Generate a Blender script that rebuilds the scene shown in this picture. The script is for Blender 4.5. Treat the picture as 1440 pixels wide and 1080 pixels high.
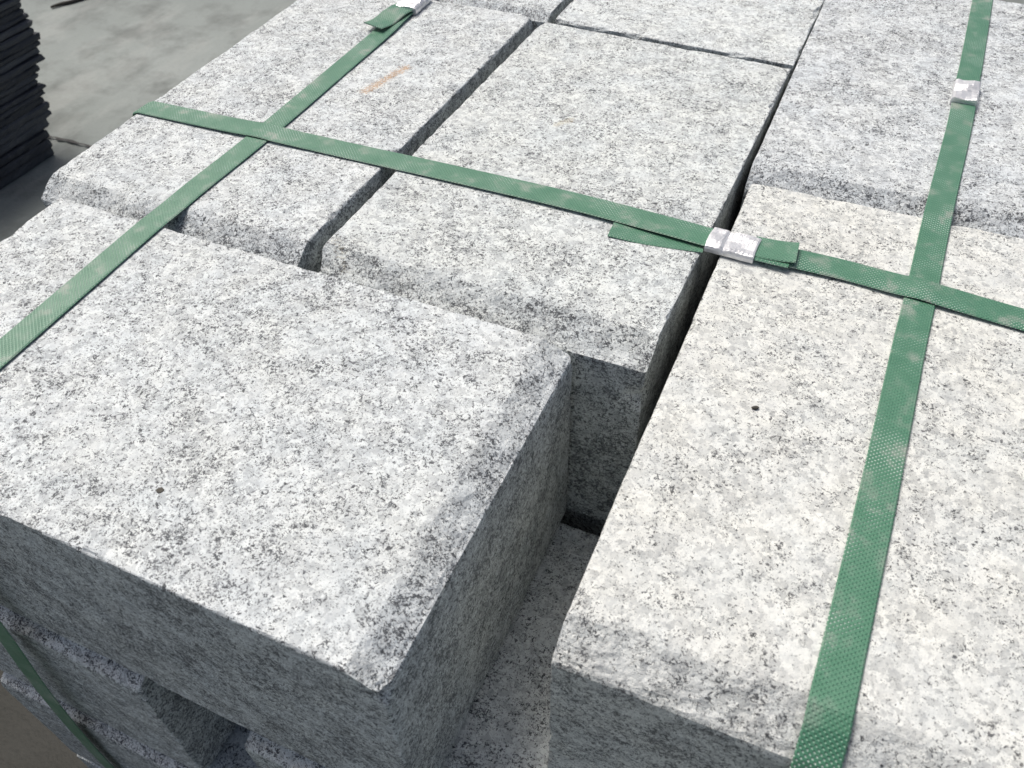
import bpy, math, random
import numpy as np
from mathutils import Vector, Matrix

for o in list(bpy.data.objects): bpy.data.objects.remove(o)
S = bpy.context.scene
C = S.collection
U = 0.015            # one layout unit = 15 mm; block courses are 10 units high

# ------------------------------------------------------------------ camera
cam = bpy.data.cameras.new('camera'); co = bpy.data.objects.new('camera', cam); C.objects.link(co)
RGT = Vector((0.91421501, 0.4048204, -0.01820314))
DWN = Vector((0.28114887, -0.66599389, -0.69094677))
FWD = Vector((-0.29183253, 0.62655612, -0.72267642))
m = Matrix((RGT, -DWN, -FWD)).transposed().to_4x4()
m.translation = Vector((7.88040857, -25.76702267, 19.73897907)) * U
co.matrix_world = m
cam.sensor_fit = 'HORIZONTAL'; cam.sensor_width = 36; cam.lens = 36 * 1182.77 / 1440
cam.clip_start = 0.01; cam.clip_end = 500
cam.dof.use_dof = True; cam.dof.focus_distance = 0.50; cam.dof.aperture_fstop = 20
S.camera = co

# ------------------------------------------------------------------ light
SUN_AZ, SUN_EL = math.radians(-62), math.radians(61.5)     # azimuth from +Y towards +X
w = bpy.data.worlds.new('World'); S.world = w; w.use_nodes = True
nt = w.node_tree; bg = nt.nodes['Background']
sky = nt.nodes.new('ShaderNodeTexSky'); sky.sky_type = 'NISHITA'; sky.sun_disc = False
sky.sun_elevation = SUN_EL; sky.sun_rotation = SUN_AZ
sky.air_density = 0.8; sky.dust_density = 6.0; sky.ozone_density = 0.3
nt.links.new(sky.outputs[0], bg.inputs[0]); bg.inputs[1].default_value = 0.12
sl = bpy.data.lights.new('sun', 'SUN'); so = bpy.data.objects.new('sun', sl); C.objects.link(so)
sl.energy = 3.0; sl.angle = math.radians(28); sl.color = (1.0, 0.992, 0.965)
sd = Vector((math.sin(SUN_AZ) * math.cos(SUN_EL), math.cos(SUN_AZ) * math.cos(SUN_EL), math.sin(SUN_EL)))
so.rotation_euler = sd.to_track_quat('Z', 'Y').to_euler(); so.location = sd * 5
S.view_settings.view_transform = 'Standard'; S.view_settings.look = 'None'
S.view_settings.gamma = 1; S.view_settings.use_curve_mapping = False
S.view_settings.exposure = -0.3
S.render.engine = 'CYCLES'

# ------------------------------------------------------------------ node helpers
class NT:
    def __init__(s, name):
        s.m = bpy.data.materials.new(name); s.m.use_nodes = True; s.t = s.m.node_tree
        s.b = s.t.nodes['Principled BSDF']
    def n(s, typ, **kw):
        x = s.t.nodes.new('ShaderNode' + typ)
        for k, v in kw.items(): setattr(x, k, v)
        return x
    def set(s, node, i, v):
        if hasattr(v, 'links') or hasattr(v, 'is_linked'): s.t.links.new(v, node.inputs[i])
        else: node.inputs[i].default_value = v
    def math(s, op, a, b=0.0, clamp=False):
        x = s.n('Math', operation=op, use_clamp=clamp); s.set(x, 0, a); s.set(x, 1, b); return x.outputs[0]
    def vmath(s, op, a, b=(0, 0, 0)):
        x = s.n('VectorMath', operation=op); s.set(x, 0, a); s.set(x, 1, b); return x.outputs[0]
    def scale(s, a, f):
        x = s.n('VectorMath', operation='SCALE'); s.set(x, 0, a); s.set(x, 'Scale', f); return x.outputs[0]
    def noise(s, v, sc, det=2.0, rough=.5):
        x = s.n('TexNoise'); s.set(x, 'Vector', v); s.set(x, 'Scale', sc); s.set(x, 'Detail', det); s.set(x, 'Roughness', rough); return x
    def voro(s, v, sc, feat='F1'):
        x = s.n('TexVoronoi', feature=feat); s.set(x, 'Vector', v); s.set(x, 'Scale', sc); return x
    def ramp(s, f, stops, interp='LINEAR'):
        x = s.n('ValToRGB'); s.set(x, 0, f); e = x.color_ramp.elements; x.color_ramp.interpolation = interp
        while len(e) < len(stops): e.new(0.5)
        for q, (p, c) in zip(e, stops): q.position = p; q.color = (c if isinstance(c, tuple) else (c, c, c)) + (1,)
        return x.outputs[0]
    def mr(s, v, a, b, c, d):
        x = s.n('MapRange'); s.set(x, 0, v); s.set(x, 1, a); s.set(x, 2, b); s.set(x, 3, c); s.set(x, 4, d); return x.outputs[0]
    def mix(s, f, a, b, blend='MIX'):
        x = s.n('Mix', data_type='RGBA', blend_type=blend); s.set(x, 0, f)
        for i, v in ((6, a), (7, b)):
            if isinstance(v, tuple): v = v + (1,) if len(v) == 3 else v
            s.set(x, i, v)
        return x.outputs[2]
    def sep(s, c):
        x = s.n('SeparateColor'); s.set(x, 0, c); return x.outputs
    def attr(s, name):
        x = s.n('Attribute'); x.attribute_name = name; return x.outputs['Fac']
    def bump(s, h, dist, strength=1.0, normal=None):
        x = s.n('Bump'); s.set(x, 'Height', h); s.set(x, 'Distance', dist); s.set(x, 'Strength', strength)
        if normal is not None: s.set(x, 'Normal', normal)
        return x.outputs[0]
    def out(s, **kw):
        for k, v in kw.items(): s.set(s.b, k.replace('_', ' '), v)
        return s.m

# ------------------------------------------------------------------ materials
def make_granite(name):
    t = NT(name)
    tc = t.n('TexCoord').outputs['Object']
    oi = t.n('ObjectInfo')
    off = t.n('CombineXYZ'); 
    for i, k in enumerate((3100., 1700., 2300.)): t.set(off, i, t.math('MULTIPLY', oi.outputs['Random'], k))
    P = t.vmath('ADD', t.scale(tc, 1000.0), off.outputs[0])          # millimetres
    wn = t.noise(P, 0.33, 2.0, .6)
    Pw = t.vmath('ADD', P, t.scale(t.vmath('SUBTRACT', wn.outputs['Color'], (.5, .5, .5)), 7.0))
    wf = t.noise(P, 0.9, 1.0)
    Pf = t.vmath('ADD', P, t.scale(t.vmath('SUBTRACT', wf.outputs['Color'], (.5, .5, .5)), 2.4))
    rough = t.attr('rough'); side = t.attr('side'); stain = t.attr('stain'); rust = t.attr('rust')
    # feldspar / quartz ground mass
    r1 = t.sep(t.voro(Pw, 1 / 3.3).outputs['Color'])[0]
    g1 = t.ramp(r1, [(0, (.36, .375, .385)), (.18, (.49, .505, .51)), (.40, (.66, .675, .675)), (.66, (.81, .825, .82)), (1, (.86, .87, .86))])
    r2 = t.sep(t.voro(Pf, 1 / 1.7).outputs['Color'])
    g2 = t.ramp(r2[1], [(0, (.50, .51, .53)), (.35, (.72, .725, .725)), (1, (.84, .84, .83))])
    col = t.mix(.43, g1, g2)
    # cloudy grey areas
    cl = t.noise(P, 1 / 17., 3.0, .6).outputs[0]
    col = t.mix(t.mr(cl, .42, .72, 0.0, .24), col, (.47, .48, .50))
    # biotite flecks: irregular, clustered, several sizes
    cm = t.noise(P, 1 / 10., 4.0, .68).outputs[0]
    dens = t.math('ADD', t.math('ADD', t.mr(cm, .36, .68, -.035, .062), t.math('MULTIPLY', rough, .024)), t.math('MULTIPLY', side, .050))
    dens = t.math('ADD', dens, t.mr(t.noise(t.vmath('ADD', P, (700., 0, 0)), 1 / 34., 2.0).outputs[0], .3, .7, -.028, .028))
    dens = t.math('ADD', dens, t.mr(oi.outputs['Alpha'], .5, 1, -.035, 0))
    f1 = t.noise(Pw, .52, 3.0, .62).outputs[0]
    f2 = t.noise(t.vmath('ADD', Pf, (91., 17., 33.)), .95, 2.0, .6).outputs[0]
    fl = t.mr(t.math('ADD', f1, dens), .592, .609, 0, 1)
    fl2 = t.mr(t.math('ADD', f2, dens), .596, .616, 0, 1)
    haze_ = t.mr(t.math('ADD', t.noise(Pf, .55, 4.0, .7).outputs[0], t.math('MULTIPLY', dens, 1.2)), .53, .72, 0, .36)
    col = t.mix(haze_, col, (.36, .37, .385))
    r3 = t.sep(t.voro(t.vmath('ADD', Pf, (91., 17., 33.)), 1 / 1.0).outputs['Color'])
    dk = t.mix(r2[2], (.022, .023, .027), (.11, .115, .125))
    dk2 = t.mix(r3[2], (.04, .042, .047), (.20, .205, .215))
    col = t.mix(t.math('MULTIPLY', fl, .93), col, dk)
    col = t.mix(t.math('MULTIPLY', fl2, .82), col, dk2)
    cw = t.noise(t.vmath('ADD', P, (55., 5., 9.)), 1 / 26., 3.0, .6).outputs[0]
    col = t.mix(1.0, col, t.ramp(cw, [(.34, (.95, .962, .975)), (.5, (1, 1, 1)), (.64, (1.0, .995, .983))]), 'MULTIPLY')
    # sawn faces: dull, smeared along the saw direction
    sv = t.vmath('MULTIPLY', P, (.10, .10, .55))
    sn = t.noise(sv, 1.0, 3.0, .6).outputs[0]
    sawn = t.mix(.12, col, t.ramp(sn, [(.25, (.34, .345, .35)), (.5, (.50, .505, .505)), (.75, (.62, .62, .615))]))
    sawn = t.mix(1.0, sawn, (.97, .985, .985), 'MULTIPLY')
    col = t.mix(side, col, sawn)
    col = t.mix(t.math('MULTIPLY', rough, .22), col, t.mix(1.0, col, (.84, .86, .90), 'MULTIPLY'))
    # broad tone drift + per-block tint
    bd = t.noise(P, 1 / 85., 2.0).outputs[0]
    col = t.mix(t.mr(bd, .35, .7, 0, .22), col, t.mix(1.0, col, (.92, .91, .875), 'MULTIPLY'))
    tint = t.mix(1.0, oi.outputs['Color'], (.962, .992, .985), 'MULTIPLY')
    col = t.mix(1.0, col, tint, 'MULTIPLY')
    # stains
    sn2 = t.noise(P, .55, 3.0, .7).outputs[0]
    sf = t.mr(t.math('ADD', t.math('MULTIPLY', stain, .75), t.math('MULTIPLY', t.math('SUBTRACT', sn2, .5), 2.2)), .22, .75, 0, .72)
    sf = t.math('MULTIPLY', sf, t.math('MULTIPLY', stain, 5.0, True))
    col = t.mix(sf, col, (.46, .25, .09))
    sf2 = t.mr(t.math('ADD', t.math('MULTIPLY', rust, .9), t.math('SUBTRACT', sn2, .5)), .35, .85, 0, .55)
    sf2 = t.math('MULTIPLY', sf2, t.math('MULTIPLY', rust, 5.0, True))
    col = t.mix(sf2, col, (.62, .52, .30))
    # relief
    h1 = t.noise(P, .55, 4.0, .62).outputs[0]
    h2 = t.voro(Pf, 1 / 2.4).outputs['Distance']
    hh = t.math('ADD', h1, t.math('MULTIPLY', h2, .16))
    am = t.math('ADD', t.math('ADD', .26, t.math('MULTIPLY', rough, .12)), t.math('MULTIPLY', side, -.20))
    hh = t.math('MULTIPLY', hh, am)
    nrm = t.bump(hh, 0.0021)
    ro = t.mr(r1, 0, 1, .55, .8)
    return t.out(Base_Color=col, Roughness=ro, Normal=nrm, Specular_IOR_Level=.35)

def make_strap(name):
    t = NT(name)
    uv = t.n('UVMap').outputs[0]
    P = t.scale(uv, 1000.0)
    sx = t.n('SeparateXYZ'); t.set(sx, 0, P); x, y = sx.outputs[0], sx.outputs[1]
    k = 2 * math.pi / 2.3
    a = t.math('SINE', t.math('MULTIPLY', x, k))
    b = t.math('SINE', t.math('MULTIPLY', y, k * .95))
    d = t.math('MULTIPLY', a, b)
    emb = t.mr(d, .1, .8, 0, 1)
    n1 = t.noise(P, 1 / 14., 4.0, .62).outputs[0]
    n2 = t.noise(t.vmath('ADD', P, (311., 77., 0)), 1 / 40., 3.0, .6).outputs[0]
    n3 = t.noise(t.vmath('MULTIPLY', P, (.25, 2.2, 1)), 1.0, 2.0).outputs[0]
    col = t.mix(n1, (.048, .180, .098), (.088, .252, .152))
    col = t.mix(t.mr(n3, .5, .75, 0, .25), col, (.12, .26, .16))
    dot = t.math('MULTIPLY', t.mr(d, .45, .8, 0, 1), t.mr(n2, .48, .62, .05, .9))
    col = t.mix(dot, col, (.62, .72, .64))
    dust = t.mr(n1, .52, .66, 0, .6)
    dust = t.math('MULTIPLY', dust, t.mr(n2, .40, .58, .25, 1))
    col = t.mix(dust, col, (.38, .38, .34))
    nrm = t.bump(emb, .0003, 1.0)
    nrm = t.bump(n1, .0006, .5, nrm)
    return t.out(Base_Color=col, Roughness=t.mr(n1, .3, .7, .30, .5), Normal=nrm, Specular_IOR_Level=1.0)

def make_seal(name):
    t = NT(name); P = t.scale(t.n('TexCoord').outputs['Object'], 1000.0)
    n = t.noise(P, .35, 4.0, .65).outputs[0]
    n2 = t.noise(P, 1.1, 2.0).outputs[0]
    col = t.ramp(n, [(.22, (.58, .58, .58)), (.36, (.78, .78, .78)), (.7, (.86, .86, .86))])
    return t.out(Base_Color=col, Metallic=.5, Roughness=t.mr(n2, .3, .7, .28, .45), Normal=t.bump(n, .0005))

def make_concrete(name):
    t = NT(name); P = t.n('TexCoord').outputs['Object']
    n1 = t.noise(P, 1.7, 6.0, .6).outputs[0]
    n2 = t.noise(P, 9., 5.0, .65).outputs[0]
    n3 = t.noise(P, 160., 3.0, .6).outputs[0]
    n4 = t.noise(t.vmath('ADD', P, (3.3, 8.1, 0)), .8, 3.0, .5).outputs[0]
    col = t.ramp(n1, [(.30, (.195, .216, .203)), (.5, (.25, .275, .258)), (.72, (.325, .35, .332))])
    col = t.mix(t.mr(n2, .45, .66, 0, .7), col, (.135, .145, .135))
    n5 = t.noise(t.vmath('MULTIPLY', P, (1, .35, 1)), 4.5, 5.0, .7).outputs[0]
    col = t.mix(t.mr(n5, .52, .62, 0, .35), col, (.40, .41, .385))
    col = t.mix(t.mr(n4, .5, .7, 0, .4), col, (.33, .31, .27))
    col = t.mix(t.mr(n3, .55, .75, 0, .30), col, (.18, .18, .17))
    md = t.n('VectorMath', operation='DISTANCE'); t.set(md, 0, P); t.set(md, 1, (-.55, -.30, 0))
    ground_shade = t.mr(t.math('ADD', md.outputs['Value'], t.math('MULTIPLY', t.math('SUBTRACT', n2, .5), .5)), .45, .80, .95, 0)
    col = t.mix(ground_shade, col, t.mix(n3, (.014, .0135, .0105), (.032, .030, .024)))  # shade beside the stack's front left, painted dark brown into the ground colour
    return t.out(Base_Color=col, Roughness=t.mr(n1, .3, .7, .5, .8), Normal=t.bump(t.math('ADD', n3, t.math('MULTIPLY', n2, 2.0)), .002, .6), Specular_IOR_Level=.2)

def make_dark(name):
    t = NT(name); oi = t.n('ObjectInfo')
    P = t.vmath('ADD', t.scale(t.n('TexCoord').outputs['Object'], 1000.0), t.scale((1., .7, .3), 0.0) if False else (0, 0, 0))
    n1 = t.noise(P, .06, 5.0, .65).outputs[0]; n2 = t.noise(P, .9, 3.0).outputs[0]
    col = t.mix(oi.outputs['Random'], (.020, .024, .033), (.072, .080, .095))
    col = t.mix(t.mr(n1, .55, .72, 0, .5), col, (.11, .115, .12))
    return t.out(Base_Color=col, Roughness=.62, Normal=t.bump(t.math('ADD', n1, t.math('MULTIPLY', n2, .3)), .002))

def make_plain(name, c1, c2, sc=400., rough=.8):
    t = NT(name); n = t.noise(t.n('TexCoord').outputs['Object'], sc, 3.0).outputs[0]
    return t.out(Base_Color=t.mix(n, c1, c2), Roughness=rough, Normal=t.bump(n, .0004))

GRAN = make_granite('granite'); STRAP = make_strap('green_strap'); SEAL = make_seal('seal_metal')
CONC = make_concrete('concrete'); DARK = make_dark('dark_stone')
CRUMB = make_plain('dark_crumb', (.03, .027, .022), (.13, .12, .10), 1500.); TWIG = make_plain('twig_bark', (.03, .027, .022), (.07, .06, .05))
CRACK = make_plain('crack_dirt', (.03, .03, .028), (.08, .075, .07), 60.)

# ------------------------------------------------------------------ object helpers
def tag(o, label=None, cat=None, group=None, kind=None):
    if label: o['label'] = label
    if cat: o['category'] = cat
    if group: o['group'] = group
    if kind: o['kind'] = kind
    return o
def mesh_obj(name, verts, faces, mat, parent=None, smooth=False):
    me = bpy.data.meshes.new(name); me.from_pydata([tuple(v) for v in verts], [], faces); me.update()
    me.materials.append(mat)
    if smooth: me.polygons.foreach_set('use_smooth', [True] * len(me.polygons))
    o = bpy.data.objects.new(name, me); C.objects.link(o); o.parent = parent
    return o
def empty(name, loc):
    o = bpy.data.objects.new(name, None); C.objects.link(o); o.location = loc; o.empty_display_size = .02
    return o

# numpy value noise
def _h(ix, iy, iz, s):
    n = (ix * 374761393 + iy * 668265263 + iz * 2147483647 + s * 1274126177) & 0xffffffff
    n = ((n ^ (n >> 13)) * 1274126177) & 0xffffffff
    n = ((n ^ (n >> 16)) * 2246822519) & 0xffffffff
    return ((n ^ (n >> 15)) & 0xffff) / 65535.0
def vnoise(p, s=0):
    i = np.floor(p).astype(np.int64); f = p - i; f = f * f * (3 - 2 * f); r = 0
    for dx in (0, 1):
        for dy in (0, 1):
            for dz in (0, 1):
                wgt = (f[:, 0] if dx else 1 - f[:, 0]) * (f[:, 1] if dy else 1 - f[:, 1]) * (f[:, 2] if dz else 1 - f[:, 2])
                r = r + wgt * _h(i[:, 0] + dx, i[:, 1] + dy, i[:, 2] + dz, s)
    return r
def fbm(p, s=0, o=3):
    r = 0; a = .5; t = 0
    for k in range(o): r = r + a * vnoise(p * 2 ** k, s + k); t += a; a *= .55
    return r / t

# ------------------------------------------------------------------ granite block
def spaced(L, st):
    e = [0, .05, .11, .19, .30, .44, .62, .85, 1.1, 1.36, 1.64]
    e = [v for v in e if v < L * .3] if st < .6 else [0, .12, .4, .9]
    mid = np.linspace(e[-1], L - e[-1], max(2, int(round((L - 2 * e[-1]) / st)) + 1))
    return np.array(list(e[:-1]) + list(mid) + [L - v for v in reversed(e[:-1])])
def granite_block(quad, ztop, h, cham, seed, label, tint=(1, 1, 1, 1), st=.24, group='granite blocks of the strapped stack',
                  chips=(), stains=(), r=1.3, d=.85, tilt=(0, 0)):
    """quad: plan corners front-left, front-right, back-right, back-left (layout units); cham: 'front' | 'right' | None"""
    q = [np.array(c, float) for c in quad]
    W = (np.linalg.norm(q[1] - q[0]) + np.linalg.norm(q[2] - q[3])) / 2
    L = (np.linalg.norm(q[3] - q[0]) + np.linalg.norm(q[2] - q[1])) / 2
    X, Y, Z = spaced(W, st), spaced(L, st), spaced(h, st * 1.5)
    nx, ny, nz = len(X), len(Y), len(Z)
    idx = -np.ones((nx, ny, nz), int)
    I, J, K = np.meshgrid(np.arange(nx), np.arange(ny), np.arange(nz), indexing='ij')
    surf = (I == 0) | (I == nx - 1) | (J == 0) | (J == ny - 1) | (K == 0) | (K == nz - 1)
    idx[surf] = np.arange(surf.sum())
    p = np.c_[X[I[surf]], Y[J[surf]], Z[K[surf]]]
    topv = (K[surf] == nz - 1)
    F = []
    def quads(a, flip):
        f = np.stack([a[:-1, :-1], a[1:, :-1], a[1:, 1:], a[:-1, 1:]], -1).reshape(-1, 4)
        F.append(f[:, ::-1] if flip else f)
    quads(idx[:, :, -1], False); quads(idx[:, :, 0], True)
    quads(idx[:, 0, :], False); quads(idx[:, -1, :], True)
    quads(idx[0, :, :], True); quads(idx[-1, :, :], False)
    F = np.concatenate(F)
    sh = p + seed * 37.7
    n_lo = fbm(sh * .22, seed, 3) - .5; n_md = fbm(sh * 1.1, seed + 5, 3); n_hi = fbm(sh * 3.3, seed + 9, 2) - .5
    # gentle face undulation
    side_dir = np.c_[np.where(p[:, 0] < 1e-6, -1, np.where(p[:, 0] > W - 1e-6, 1, 0)), np.where(p[:, 1] < 1e-6, -1, np.where(p[:, 1] > L - 1e-6, 1, 0)), np.zeros(len(p))]
    rough = np.zeros(len(p)); side = np.where(topv, 0., 1.)
    P0 = p.copy()
    # every arris: small irregular chip-off
    ax = {'x0': p[:, 0], 'x1': W - p[:, 0], 'y0': p[:, 1], 'y1': L - p[:, 1], 'z0': p[:, 2], 'z1': h - p[:, 2]}
    dirs = {'x0': (1, 0, 0), 'x1': (-1, 0, 0), 'y0': (0, 1, 0), 'y1': (0, -1, 0), 'z0': (0, 0, 1), 'z1': (0, 0, -1)}
    for a, b in (('x0', 'z1'), ('x1', 'z1'), ('y0', 'z1'), ('y1', 'z1'), ('x0', 'y0'), ('x1', 'y0'), ('x0', 'y1'), ('x1', 'y1'), ('x0', 'z0'), ('x1', 'z0'), ('y0', 'z0'), ('y1', 'z0')):
        o = .05 + .10 * np.clip(n_md - .35, 0, 1) + .9 * np.clip(n_md - .60, 0, 1) + .10 * np.clip(n_hi, -.2, 1)
        s_ = np.maximum(o - (ax[a] + ax[b]), 0) / 2
        p += s_[:, None] * (np.array(dirs[a]) + np.array(dirs[b]))
        rough = np.maximum(rough, np.where(s_ > .012, .6, 0))
    if cham:
        dv = np.array(dirs['y0'] if cham == 'front' else dirs['x1'], float)
        wob = .18 * n_lo + .10 * (n_md - .5)
        rel = .07 * (n_md - .5) + .07 * n_hi
        nm = np.array([1 / r, 1 / d]); nm /= np.linalg.norm(nm)
        nt_ = nm + np.array([0, 1.]); nt_ /= np.linalg.norm(nt_); nb_ = nm + np.array([1., 0]); nb_ /= np.linalg.norm(nb_)
        for kk, (n2, off) in enumerate(((nm, nm[0] * r), (nt_, nt_[0] * r + .025), (nb_, nb_[1] * d + .02))):
            cu = p[:, 1] if cham == 'front' else W - p[:, 0]; cz = h - p[:, 2]
            sg = off + wob * (1 if kk == 0 else .8) + rel - (cu * n2[0] + cz * n2[1])
            p += np.clip(sg, 0, None)[:, None] * (dv * n2[0] + np.array([0, 0, -1.]) * n2[1])
            rough = np.maximum(rough, np.clip(sg / .10 + .2, 0, 1) if kk == 0 else np.clip(sg / .10, 0, .7))
        side = np.where(rough > .5, 0, side) * np.where(topv, 0, 1)
    for (cx, cy, cz, cr) in chips:                      # broken corners: bite by a sphere-like dent
        dist = np.linalg.norm((p - np.array([cx * W, cy * L, cz * h])) * np.array([1, 1, 1.2]), axis=1)
        inn = np.clip(1 - dist / cr, 0, 1)
        cen = np.array([W / 2, L / 2, h * .6]); v = cen - p; v /= np.linalg.norm(v, axis=1)[:, None]
        p += v * (inn * cr * .45 * (.7 + .8 * n_md))[:, None]
        rough = np.maximum(rough, np.clip(inn * 2.5, 0, 1)); side = side * (1 - np.clip(inn * 2.5, 0, 1))
    # low waviness of the faces (rough-sawn, flamed)
    p[:, 2] += np.where(topv & (rough < .3), .05 * n_lo + .025 * (n_md - .5), 0)
    p += side_dir * (side * (.10 * n_lo + .02 * n_hi))[:, None]
    # map to the real plan quad
    s = (p[:, 0] / W)[:, None]; t = (p[:, 1] / L)[:, None]
    xy = (1 - s) * (1 - t) * q[0] + s * (1 - t) * q[1] + s * t * q[2] + (1 - s) * t * q[3]
    org = q[0]; zz = p[:, 2] - h + tilt[0] * (p[:, 0] / W - .5) + tilt[1] * (p[:, 1] / L - .5)
    V = np.c_[xy - org, zz + h] * U
    me = bpy.data.meshes.new('granite_block'); me.from_pydata(V.tolist(), [], F.tolist()); me.update()
    stn = np.zeros(len(p)); rst = np.zeros(len(p))
    for (x0, y0, x1, y1, rad, amt, which) in stains:
        a = np.array([x0, y0]); b = np.array([x1, y1]); ab = b - a
        k = np.clip(((xy - a) @ ab) / (ab @ ab + 1e-9), 0, 1)
        dd = np.linalg.norm(xy - a - k[:, None] * ab, axis=1)
        val = np.clip(1 - dd / rad, 0, 1) * amt
        if which == 'brown': stn = np.maximum(stn, val)
        else: rst = np.maximum(rst, val)
    for nm, arr in (('rough', rough), ('side', side), ('stain', stn), ('rust', rst)):
        at = me.attributes.new(nm, 'FLOAT', 'POINT'); at.data.foreach_set('value', arr.astype(np.float32))
    me.materials.append(GRAN)
    o = bpy.data.objects.new('granite_block', me); C.objects.link(o)
    o.location = (org[0] * U, org[1] * U, (ztop - h) * U); o.color = tint
    return tag(o, label, 'stone block', group)
def rect(x0, y0, x1, y1): return [(x0, y0), (x1, y0), (x1, y1), (x0, y1)]

# ------------------------------------------------------------------ ground
GZ = -40.3
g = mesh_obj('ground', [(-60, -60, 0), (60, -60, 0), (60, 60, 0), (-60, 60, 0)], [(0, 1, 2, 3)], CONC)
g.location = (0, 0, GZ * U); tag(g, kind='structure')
rng = random.Random(4)
def strip(name, pts, widths, z, mat, parent=None):
    vs, fs = [], []
    for i, (a, wd) in enumerate(zip(pts, widths)):
        b = Vector(pts[min(i + 1, len(pts) - 1)]) - Vector(pts[max(i - 1, 0)]); b.normalize(); nrm = Vector((-b.y, b.x))
        for sg in (-1, 1):
            c = Vector(a) + nrm * wd * sg * .5; vs.append((c.x * U, c.y * U, z))
        if i: fs.append((2 * i - 2, 2 * i - 1, 2 * i + 1, 2 * i))
    return mesh_obj(name, vs, fs, mat, parent)
pts, wd = [], []
for i in range(40):
    k = i / 39; pts.append((-102 + 34 * k + rng.uniform(-.15, .15), 43.6 + 3.4 * k + .5 * math.sin(k * 9) + rng.uniform(-.25, .25)))
    wd.append((.18 + .5 * rng.random()) * math.sin(math.pi * min(1, .06 + k * .95)) + .05)
strip('crack', pts, wd, .004, CRACK, g)

# ------------------------------------------------------------------ top course
A = granite_block([(-21.75, -19.0), (1.12, -19.2), (1.12, -6.17), (-22.0, -6.12)], 0, 9.6, 'right', 11,
    'large cool white granite block at the front left, crossed by the left strap', (1.0, 1.0, 1.0, 1.0), chips=((1.0, 0, .93, .5),), r=1.15, d=.55)
B = granite_block([(4.5, -16.65), (18.0, -16.5), (18.0, 6.05), (4.42, 5.92)], 0, 10, 'front', 23,
    'warm creamy granite block at the front right under the crossing straps', (1.04, 1.01, .965, .6))
Cb = granite_block([(-9.9, -5.88), (3.62, -5.85), (3.95, 16.75), (-9.75, 17.35)], 0, 10, 'front', 37,
    'middle granite block with chipped front edge behind the open slot', (1.0, 1.0, .985, .95), r=1.5, d=.8,
    chips=((0, .0, .97, 1.1), (1.0, 0, .80, .8)), stains=((-4.9, 7.2, -4.4, 7.9, .55, .75, 'rust'), (-9.6, -4.2, -8.6, -5.2, .8, .5, 'rust')))
D = granite_block([(-23.65, -5.92), (-10.55, -5.88), (-10.5, 17.8), (-24.3, 17.6)], 0, 10, 'front', 41,
    'left granite block with a brown streak, under the crossing green straps', (1.0, 1.0, 1.0, 1.0),
    chips=((1.0, .34, 1.0, .55), (1.0, .995, 1.0, .6)), r=1.15, d=.68, stains=((-14.75, 6.7, -14.1, 9.7, .46, 1.0, 'brown'),))
E_ = granite_block([(-9.25, 17.75), (4.0, 17.1), (4.1, 40), (-9.2, 40.2)], 0, 10, None, 53,
    'pale granite block at the top centre edge, behind the middle block', (1.03, 1.03, 1.02, .75))
F_ = granite_block([(4.12, 6.35), (17.8, 6.35), (17.7, 29.3), (4.05, 29.2)], 0, 10, 'front', 67,
    'granite block at the upper right with a dark speckled front chamfer under the right strap', (.99, .99, 1.0, 1.0), r=1.25, d=.75)
G_ = granite_block([(-24.4, 18.2), (-9.75, 18.0), (-9.6, 41), (-24.5, 41)], 0, 10, 'front', 71,
    'granite block at the top edge behind the brown-streaked block', (1.0, 1.0, 1.0, 1.0), r=.8, d=.5)

# ------------------------------------------------------------------ lower courses that the picture shows
granite_block(rect(-24.3, -19.35, -11.0, 3.9), -10, 9.8, 'front', 83, 'lower granite block with a lit chamfer under the front left block, beside the dark gap', (1.04, 1.04, 1.04, 1.05), d=1.0, r=1.5)
granite_block(rect(-6.05, -19.45, 17.2, -6.55), -10, 9.8, 'front', 97, 'second course granite block seen at the bottom of the open slot', (.95, .96, .95, 1.0))
granite_block(rect(-23.7, -19.75, -.5, -6.3), -20, 9.8, 'front', 101, 'third course granite block with a ragged pale edge at the bottom left', (.97, .97, .97, 1), r=.9, d=.6, st=.4)
granite_block(rect(-24.0, -19.7, -10.4, 3.4), -30, 10.2, 'front', 109, 'lowest granite block standing on the ground at the bottom left corner', (.97, .97, .97, 1), st=.5)
HID = 'granite block buried in the lower courses of the stack'; HG = 'buried granite blocks of the lower courses'
k = 0
for (zt, hh, rects) in ((-10, 9.9, [(-9.9, -5.5, 3.8, 17.2), (4.3, -5.5, 17.5, 17.2), (-24.2, 4.3, -10.4, 27), (-9.9, 17.6, 3.8, 40), (4.3, 17.6, 17.5, 40), (-24.2, 27.4, -10.4, 41)]),
                        (-20, 9.9, [(.0, -19.5, 17.2, -6.2), (-24, -5.6, -10.4, 17.2), (-9.9, -5.6, 3.8, 17.2), (4.3, -5.6, 17.5, 17.2), (-24, 17.6, -10.4, 40), (-9.9, 17.6, 3.8, 40), (4.3, 17.6, 17.5, 40)]),
                        (-30, 10.2, [(-9.9, -19.6, 3.8, 3.4), (4.3, -19.6, 17.4, 3.4), (-24, 3.9, -10.4, 27), (-9.9, 3.9, 3.8, 27), (4.3, 3.9, 17.4, 27), (-24, 27.4, -.5, 40), (0, 27.4, 17.4, 40)])):
    for rc in rects:
        k += 1; granite_block(rect(*rc), zt, hh, None, 200 + k, HID, (.97, .97, .97, 1), st=1.2, group=HG)

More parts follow.
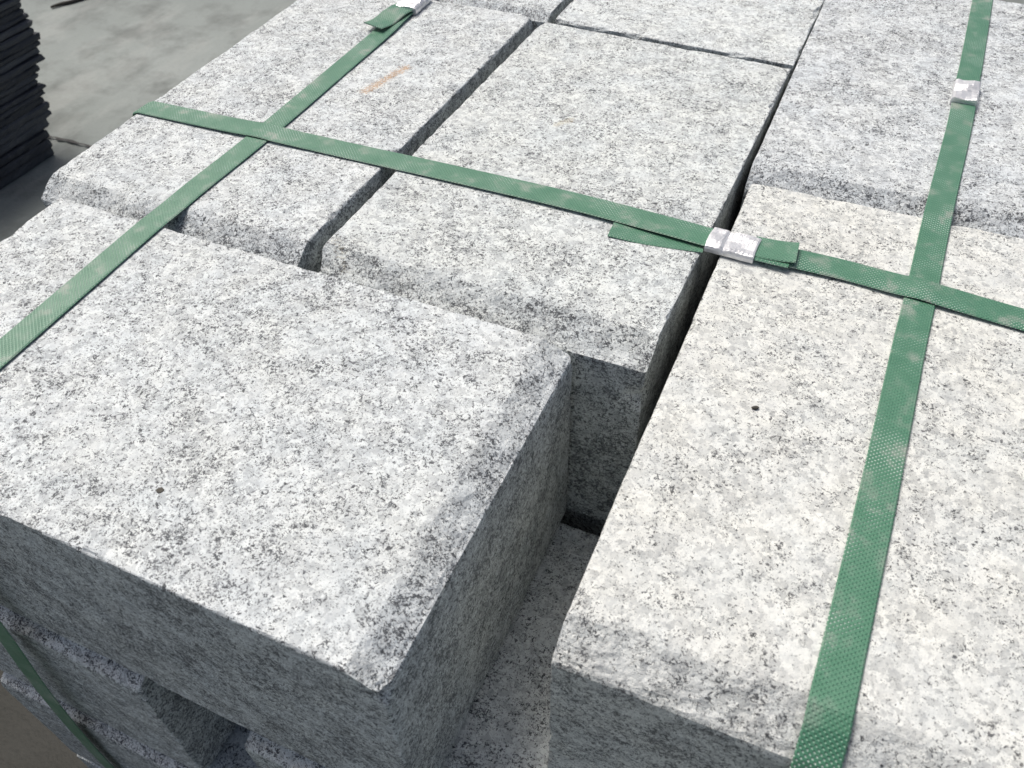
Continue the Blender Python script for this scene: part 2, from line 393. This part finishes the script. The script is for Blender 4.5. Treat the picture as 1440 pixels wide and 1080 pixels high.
# ------------------------------------------------------------------ straps
def catmull(P, n):
    P = [Vector(p) for p in P]; out = []
    for i in range(len(P) - 1):
        a, b, c, d = P[max(i - 1, 0)], P[i], P[i + 1], P[min(i + 2, len(P) - 1)]
        for j in range(n):
            t = j / n
            out.append(.5 * ((2 * b) + (c - a) * t + (2 * a - 5 * b + 4 * c - d) * t * t + (3 * b - a - 3 * c + d) * t ** 3))
    return out + [P[-1]]
def ribbon(name, pts, side, width, parent, origin, thick=.06, mat=STRAP, seed=0, rag=0.0):
    """pts in layout units, side = across direction"""
    rr = random.Random(seed); pts = [Vector(p) for p in pts]; sv0 = Vector(side).normalized()
    vs, uvs, ln = [], [], rr.uniform(0, 300)
    for i, p in enumerate(pts):
        t = (pts[min(i + 1, len(pts) - 1)] - pts[max(i - 1, 0)]).normalized()
        sv = (sv0 - t * sv0.dot(t)).normalized(); nn = t.cross(sv).normalized()
        if i: ln += (p - pts[i - 1]).length
        for (a, b) in ((-.5, .5), (-.46, 1), (.46, 1), (.5, .5), (.46, 0), (-.46, 0)):
            c = p + sv * (a * width) + nn * (b * thick)
            vs.append((c - Vector(origin)) * U); uvs.append((ln * U, a * width * U))
    fs = []
    for i in range(len(pts) - 1):
        for j in range(6):
            fs.append((i * 6 + j, i * 6 + (j + 1) % 6, i * 6 + 6 + (j + 1) % 6, i * 6 + 6 + j))
    fs.append(tuple(range(6))[::-1]); fs.append(tuple(range(len(pts) * 6 - 6, len(pts) * 6)))
    o = mesh_obj(name, vs, fs, mat, parent)
    ul = o.data.uv_layers.new(name='UVMap')
    for lp in o.data.loops: ul.data[lp.index].uv = uvs[lp.vertex_index]
    return o
def seal(parent, origin, c, d, width, length, grooves, seed, z=0.03, hgt=.30):
    """crimped sheet-metal clip wrapped round the strap: c centre, d along direction"""
    d = Vector((d[0], d[1], 0)).normalized(); s = Vector((-d.y, d.x, 0)); rr = random.Random(seed)
    n = 30; prof = []
    for (x, zz) in ((-.5, .16), (-.5, .55), (-.47, .86), (-.40, 1), (-.2, 1), (0, 1), (.2, 1), (.40, 1), (.47, .86), (.5, .55), (.5, .16), (.46, 0), (-.46, 0)): prof.append((x, zz))
    ph = [rr.uniform(0, 6) for _ in range(4)]
    vs = []
    for i in range(n + 1):
        a = (i / n - .5); dent = .55 * sum(math.exp(-((a - gk) / .06) ** 2) for gk in grooves)
        w = width * (1 - .06 * dent + .012 * math.sin(a * 14 + ph[0]))
        for (x, zz) in prof:
            bul = 1 - .42 * dent * (1 if zz > .5 else 0) + .10 * math.sin(x * 7 + a * 5 + ph[1]) * (1 if zz > .9 else 0) + .02 * rr.uniform(-1, 1) * (zz > .9)
            if abs(a) > .47: bul *= .93
            p = Vector(c) + d * (a * length + (.02 * math.sin(x * 5 + ph[2]))) + s * (x * w) + Vector((0, 0, z + zz * hgt * bul))
            vs.append((p - Vector(origin)) * U)
    m_ = len(prof); fs = []
    for i in range(n):
        for j in range(m_): fs.append((i * m_ + j, (i + 1) * m_ + j, (i + 1) * m_ + (j + 1) % m_, i * m_ + (j + 1) % m_))
    fs.append(tuple(range(m_))); fs.append(tuple(range(n * m_, n * m_ + m_))[::-1])
    return mesh_obj('seal', vs, fs, SEAL, parent, smooth=False)
def strap_thing(label, origin):
    e = empty('packing_strap', Vector(origin) * U); return tag(e, label, 'strap', 'green packing straps')

# cross strap (runs left-right, lies over the two others)
og = (-24.1, 1.3, GZ); cs = strap_thing('green plastic strap running left to right over both other straps', og)
top = catmull([(-23.7, 1.27, .05), (-20, 1.36, .07), (-18.2, 1.40, .10), (-17, 1.43, .15), (-15.8, 1.46, .10), (-12, 1.55, .06), (-7.3, 1.62, .07), (-2, 1.60, .10), (2, 1.40, .13), (3.9, 1.22, .17), (5.7, 1.15, .17),
               (8.6, 1.30, .08), (10.6, 1.18, .10), (11.5, 1.12, .16), (12.5, 1.06, .11), (14.9, .90, .06), (17.7, .8, .06)], 8)
path = [Vector((-24.12, 1.25, z)) for z in np.linspace(-39.9, -.3, 14)] + [Vector((-24.0, 1.26, -.06))] + top + [Vector((18.05, .8, -.04))] + [Vector((18.12, .8, z)) for z in np.linspace(-.35, -39.9, 14)]
ribbon('band', path, (0, 1, 0), 1.22, cs, og, seed=3)
seal(cs, og, (4.75, 1.08, 0), (1, -.035), 1.36, 1.85, (-.12,), 5, z=.06, hgt=.34)
ribbon('tail', catmull([(3.7, .98, .08), (2.6, .82, .05), (1.4, .66, .05), (.1, .58, .10)], 6), (.03, 1, .02), 1.16, cs, og, seed=8)
ribbon('tail', catmull([(5.5, 1.2, .26), (6.2, 1.22, .28), (6.8, 1.25, .33), (7.1, 1.27, .38)], 6), (0, 1, .05), 1.22, cs, og, seed=9)
ribbon('tail', catmull([(5.5, 1.05, .20), (6.2, 1.05, .20), (6.95, 1.03, .22)], 6), (0, 1, 0), 1.22, cs, og, seed=10)

# left strap (runs front-back, goes down the front face)
og = (-17, -19.5, GZ); ls = strap_thing('green strap at the left running front to back and down the shaded front face', og)
top = catmull([(-16.62, -18.9, .05), (-16.7, -14.2, .05), (-16.9, -8.8, .05), (-17.0, -6.5, .04), (-17.0, -5.4, .03), (-17.0, -4.3, .04), (-17.0, -3.2, .05), (-16.95, 1.0, .05), (-17.1, 8, .05), (-17.2, 12.5, .07), (-17.3, 14.5, .12), (-17.4, 16.8, .10), (-17.5, 20, .05), (-17.8, 40.6, .05)], 8)
front = catmull([(-18.7, -20.1, -39.9), (-18.7, -20.05, -30), (-18.55, -20.0, -22), (-17.6, -19.95, -15), (-16.75, -19.75, -9), (-16.6, -19.3, -.4)], 8)
path = front + [Vector((-16.6, -19.17, -.06))] + top + [Vector((-17.8, 41.2, -.3)), Vector((-17.8, 41.3, -10)), Vector((-17.8, 41.3, -39.9))]
ribbon('band', path, (-1, 0, 0), 1.15, ls, og, seed=21)
seal(ls, og, (-17.35, 16.4, 0), (-.04, 1), 1.42, 2.1, (-.14, .16), 6, z=.03, hgt=.42)
ribbon('tail', catmull([(-17.4, 15.6, .36), (-17.5, 14.6, .40), (-17.62, 13.6, .30), (-17.75, 12.6, .42)], 6), (-1, -.06, .10), 1.25, ls, og, seed=12)

# right strap (runs front-back, bends over the front chamfer)
og = (11.3, -19.6, GZ); rs = strap_thing('green strap at the right running front to back and bending over the creamy block edge', og)
top = catmull([(11.1, -15.45, .05), (11.2, -12.3, .05), (11.32, -8.3, .05), (11.45, -2.2, .05), (11.55, .8, .05), (11.66, 5.2, .05), (11.75, 8, .06), (11.95, 13, .06), (12.0, 15.5, .11), (12.02, 18, .11), (12.1, 21, .06), (12.19, 28.9, .05)], 8)
path = [Vector((11.15, -19.62, z)) for z in np.linspace(-39.9, -11.4, 9)] + [Vector((11.15, -18.9, -9.4)), Vector((11.15, -18.2, -6.5)), Vector((11.15, -17.3, -3)), Vector((11.14, -16.80, -.95)), Vector((11.13, -16.55, -.62)), Vector((11.12, -15.85, -.12))] + top + \
       [Vector((12.2, 29.4, -.05)), Vector((12.2, 29.5, -.4)), Vector((12.2, 40.3, -11)), Vector((12.2, 40.4, -39.9))]
ribbon('band', path, (-1, 0, 0), 1.06, rs, og, seed=33)
seal(rs, og, (12.0, 16.75, 0), (.02, 1), 1.16, 2.0, (-.05, .12), 7, z=.03, hgt=.40)

# ------------------------------------------------------------------ small things on the blocks
def crumb(name, x, y, rx, ry, rz, ang, seed, label, cat):
    rr = random.Random(seed); vs = [(0, 0, rz)]; fs = []; n, m_ = 12, 5
    for j in range(1, m_ + 1):
        th = math.pi * j / m_ * .97
        for i in range(n):
            ph = 2 * math.pi * i / n; kk = 1 + rr.uniform(-.13, .13)
            vs.append((rx * math.sin(th) * math.cos(ph) * kk, ry * math.sin(th) * math.sin(ph) * kk, rz * math.cos(th)))
    for i in range(n): fs.append((0, 1 + i, 1 + (i + 1) % n))
    for j in range(m_ - 1):
        for i in range(n):
            a = 1 + j * n + i; b = 1 + j * n + (i + 1) % n; fs.append((a, a + n, b + n, b))
    fs.append(tuple(range(1 + (m_ - 1) * n, 1 + m_ * n))[::-1])
    o = mesh_obj(name, [Vector(v) * U for v in vs], fs, CRUMB, smooth=True)
    o.location = (x * U, y * U, (rz * .8) * U); o.rotation_euler = (0, 0, ang)
    return tag(o, label, cat)
crumb('seed', 7.37, -6.67, .13, .07, .06, .5, 1, 'tiny dark brown seed lying on the creamy granite block', 'seed')
crumb('mud_crumb', -7.83, -16.6, .13, .10, .012, .2, 2, 'flat dark muddy crumb on the large front left block', 'crumb')

# ------------------------------------------------------------------ dark slab pile and twig beyond
sil = [(-41, 41.1), (-37.9, 41.7), (-35.6, 43.3), (-33.7, 43.6), (-31.9, 43.9), (-30.2, 44.5), (-28, 46.0), (-25, 46.5), (-22.7, 46.4), (-21.3, 46.1), (-14, 45.4)]
def ysil(z):
    for (a, b), (c, d) in zip(sil, sil[1:]):
        if a <= z <= c: return b + (d - b) * (z - a) / (c - a)
    return sil[-1][1]
z = GZ; rr = random.Random(77); i = 0
place = ['lowest', 'second', 'third', 'fourth', 'fifth', 'sixth', 'seventh', 'eighth', 'ninth', 'tenth', 'eleventh', 'twelfth', 'thirteenth', 'fourteenth', 'fifteenth', 'sixteenth', 'seventeenth', 'eighteenth', 'nineteenth', 'twentieth', 'twenty-first', 'twenty-second', 'twenty-third', 'twenty-fourth', 'twenty-fifth', 'twenty-sixth', 'twenty-seventh', 'twenty-eighth', 'twenty-ninth', 'thirtieth']
while z < -18 and i < len(place):
    th = rr.uniform(.62, 1.0) if z > -34 else rr.uniform(.9, 1.4)
    x1 = -91 + rr.uniform(-.35, .35); x0 = x1 - 38 + rr.uniform(-.6, .6); y1 = ysil(z + th / 2) + rr.uniform(-.55, .45); y0 = y1 - 38 + rr.uniform(-.5, .5)
    N = 26; vs = []; per = []
    for (xa, ya, xb, yb) in ((x0, y0, x1, y0), (x1, y0, x1, y1), (x1, y1, x0, y1), (x0, y1, x0, y0)):
        for k in range(N): per.append((xa + (xb - xa) * k / N, ya + (yb - ya) * k / N))
    cx, cy = (x0 + x1) / 2, (y0 + y1) / 2; n = len(per)
    for lv, ins in ((0, .18), (.25, .0), (.75, .0), (1, .16)):
        for (px, py) in per:
            e = ins + rr.uniform(-.10, .16)
            vs.append(((px - cx - math.copysign(e, px - cx) * (abs(px - cx) > 18)) * U, (py - cy - math.copysign(e, py - cy) * (abs(py - cy) > 18)) * U, lv * (th - .05) * U))
    fs = [(l * n + k, l * n + (k + 1) % n, (l + 1) * n + (k + 1) % n, (l + 1) * n + k) for l in range(3) for k in range(n)]
    fs.append(tuple(range(n))[::-1]); fs.append(tuple(range(3 * n, 4 * n)))
    o = mesh_obj('stone_slab', vs, fs, DARK)
    o.location = (cx * U, cy * U, z * U)
    tag(o, 'thin black slab in the dark pile at the left, %s from the bottom' % (place[i] if i else 'first'), 'stone slab', 'black slabs of the pile at the left', 'thing')
    z += th; i += 1
def twig(pts, rad, label):
    vs, fs = [], []; n = 7; pts = [Vector(p) for p in pts]
    for i, p in enumerate(pts):
        t = (pts[min(i + 1, len(pts) - 1)] - pts[max(i - 1, 0)]).normalized(); a = t.cross(Vector((0, 0, 1))).normalized(); b = a.cross(t)
        r_ = rad * (.35 + .65 * math.sin(math.pi * (.12 + .8 * i / (len(pts) - 1))))
        for j in range(n): vs.append((p + (a * math.cos(2 * math.pi * j / n) + b * math.sin(2 * math.pi * j / n)) * r_) * U)
    for i in range(len(pts) - 1):
        for j in range(n): fs.append((i * n + j, i * n + (j + 1) % n, (i + 1) * n + (j + 1) % n, (i + 1) * n + j))
    fs.append(tuple(range(n))[::-1]); fs.append(tuple(range((len(pts) - 1) * n, len(pts) * n)))
    o = mesh_obj('twig', vs, fs, TWIG); return tag(o, label, 'twig')
twig(catmull([(-128.3, 78.4, GZ + .3), (-127.6, 80, GZ + .35), (-126.6, 81.6, GZ + .3), (-125.4, 84.5, GZ + .35), (-124.8, 88, GZ + .3)], 4), .33, 'dark twig lying on the concrete ground beyond the black pile')
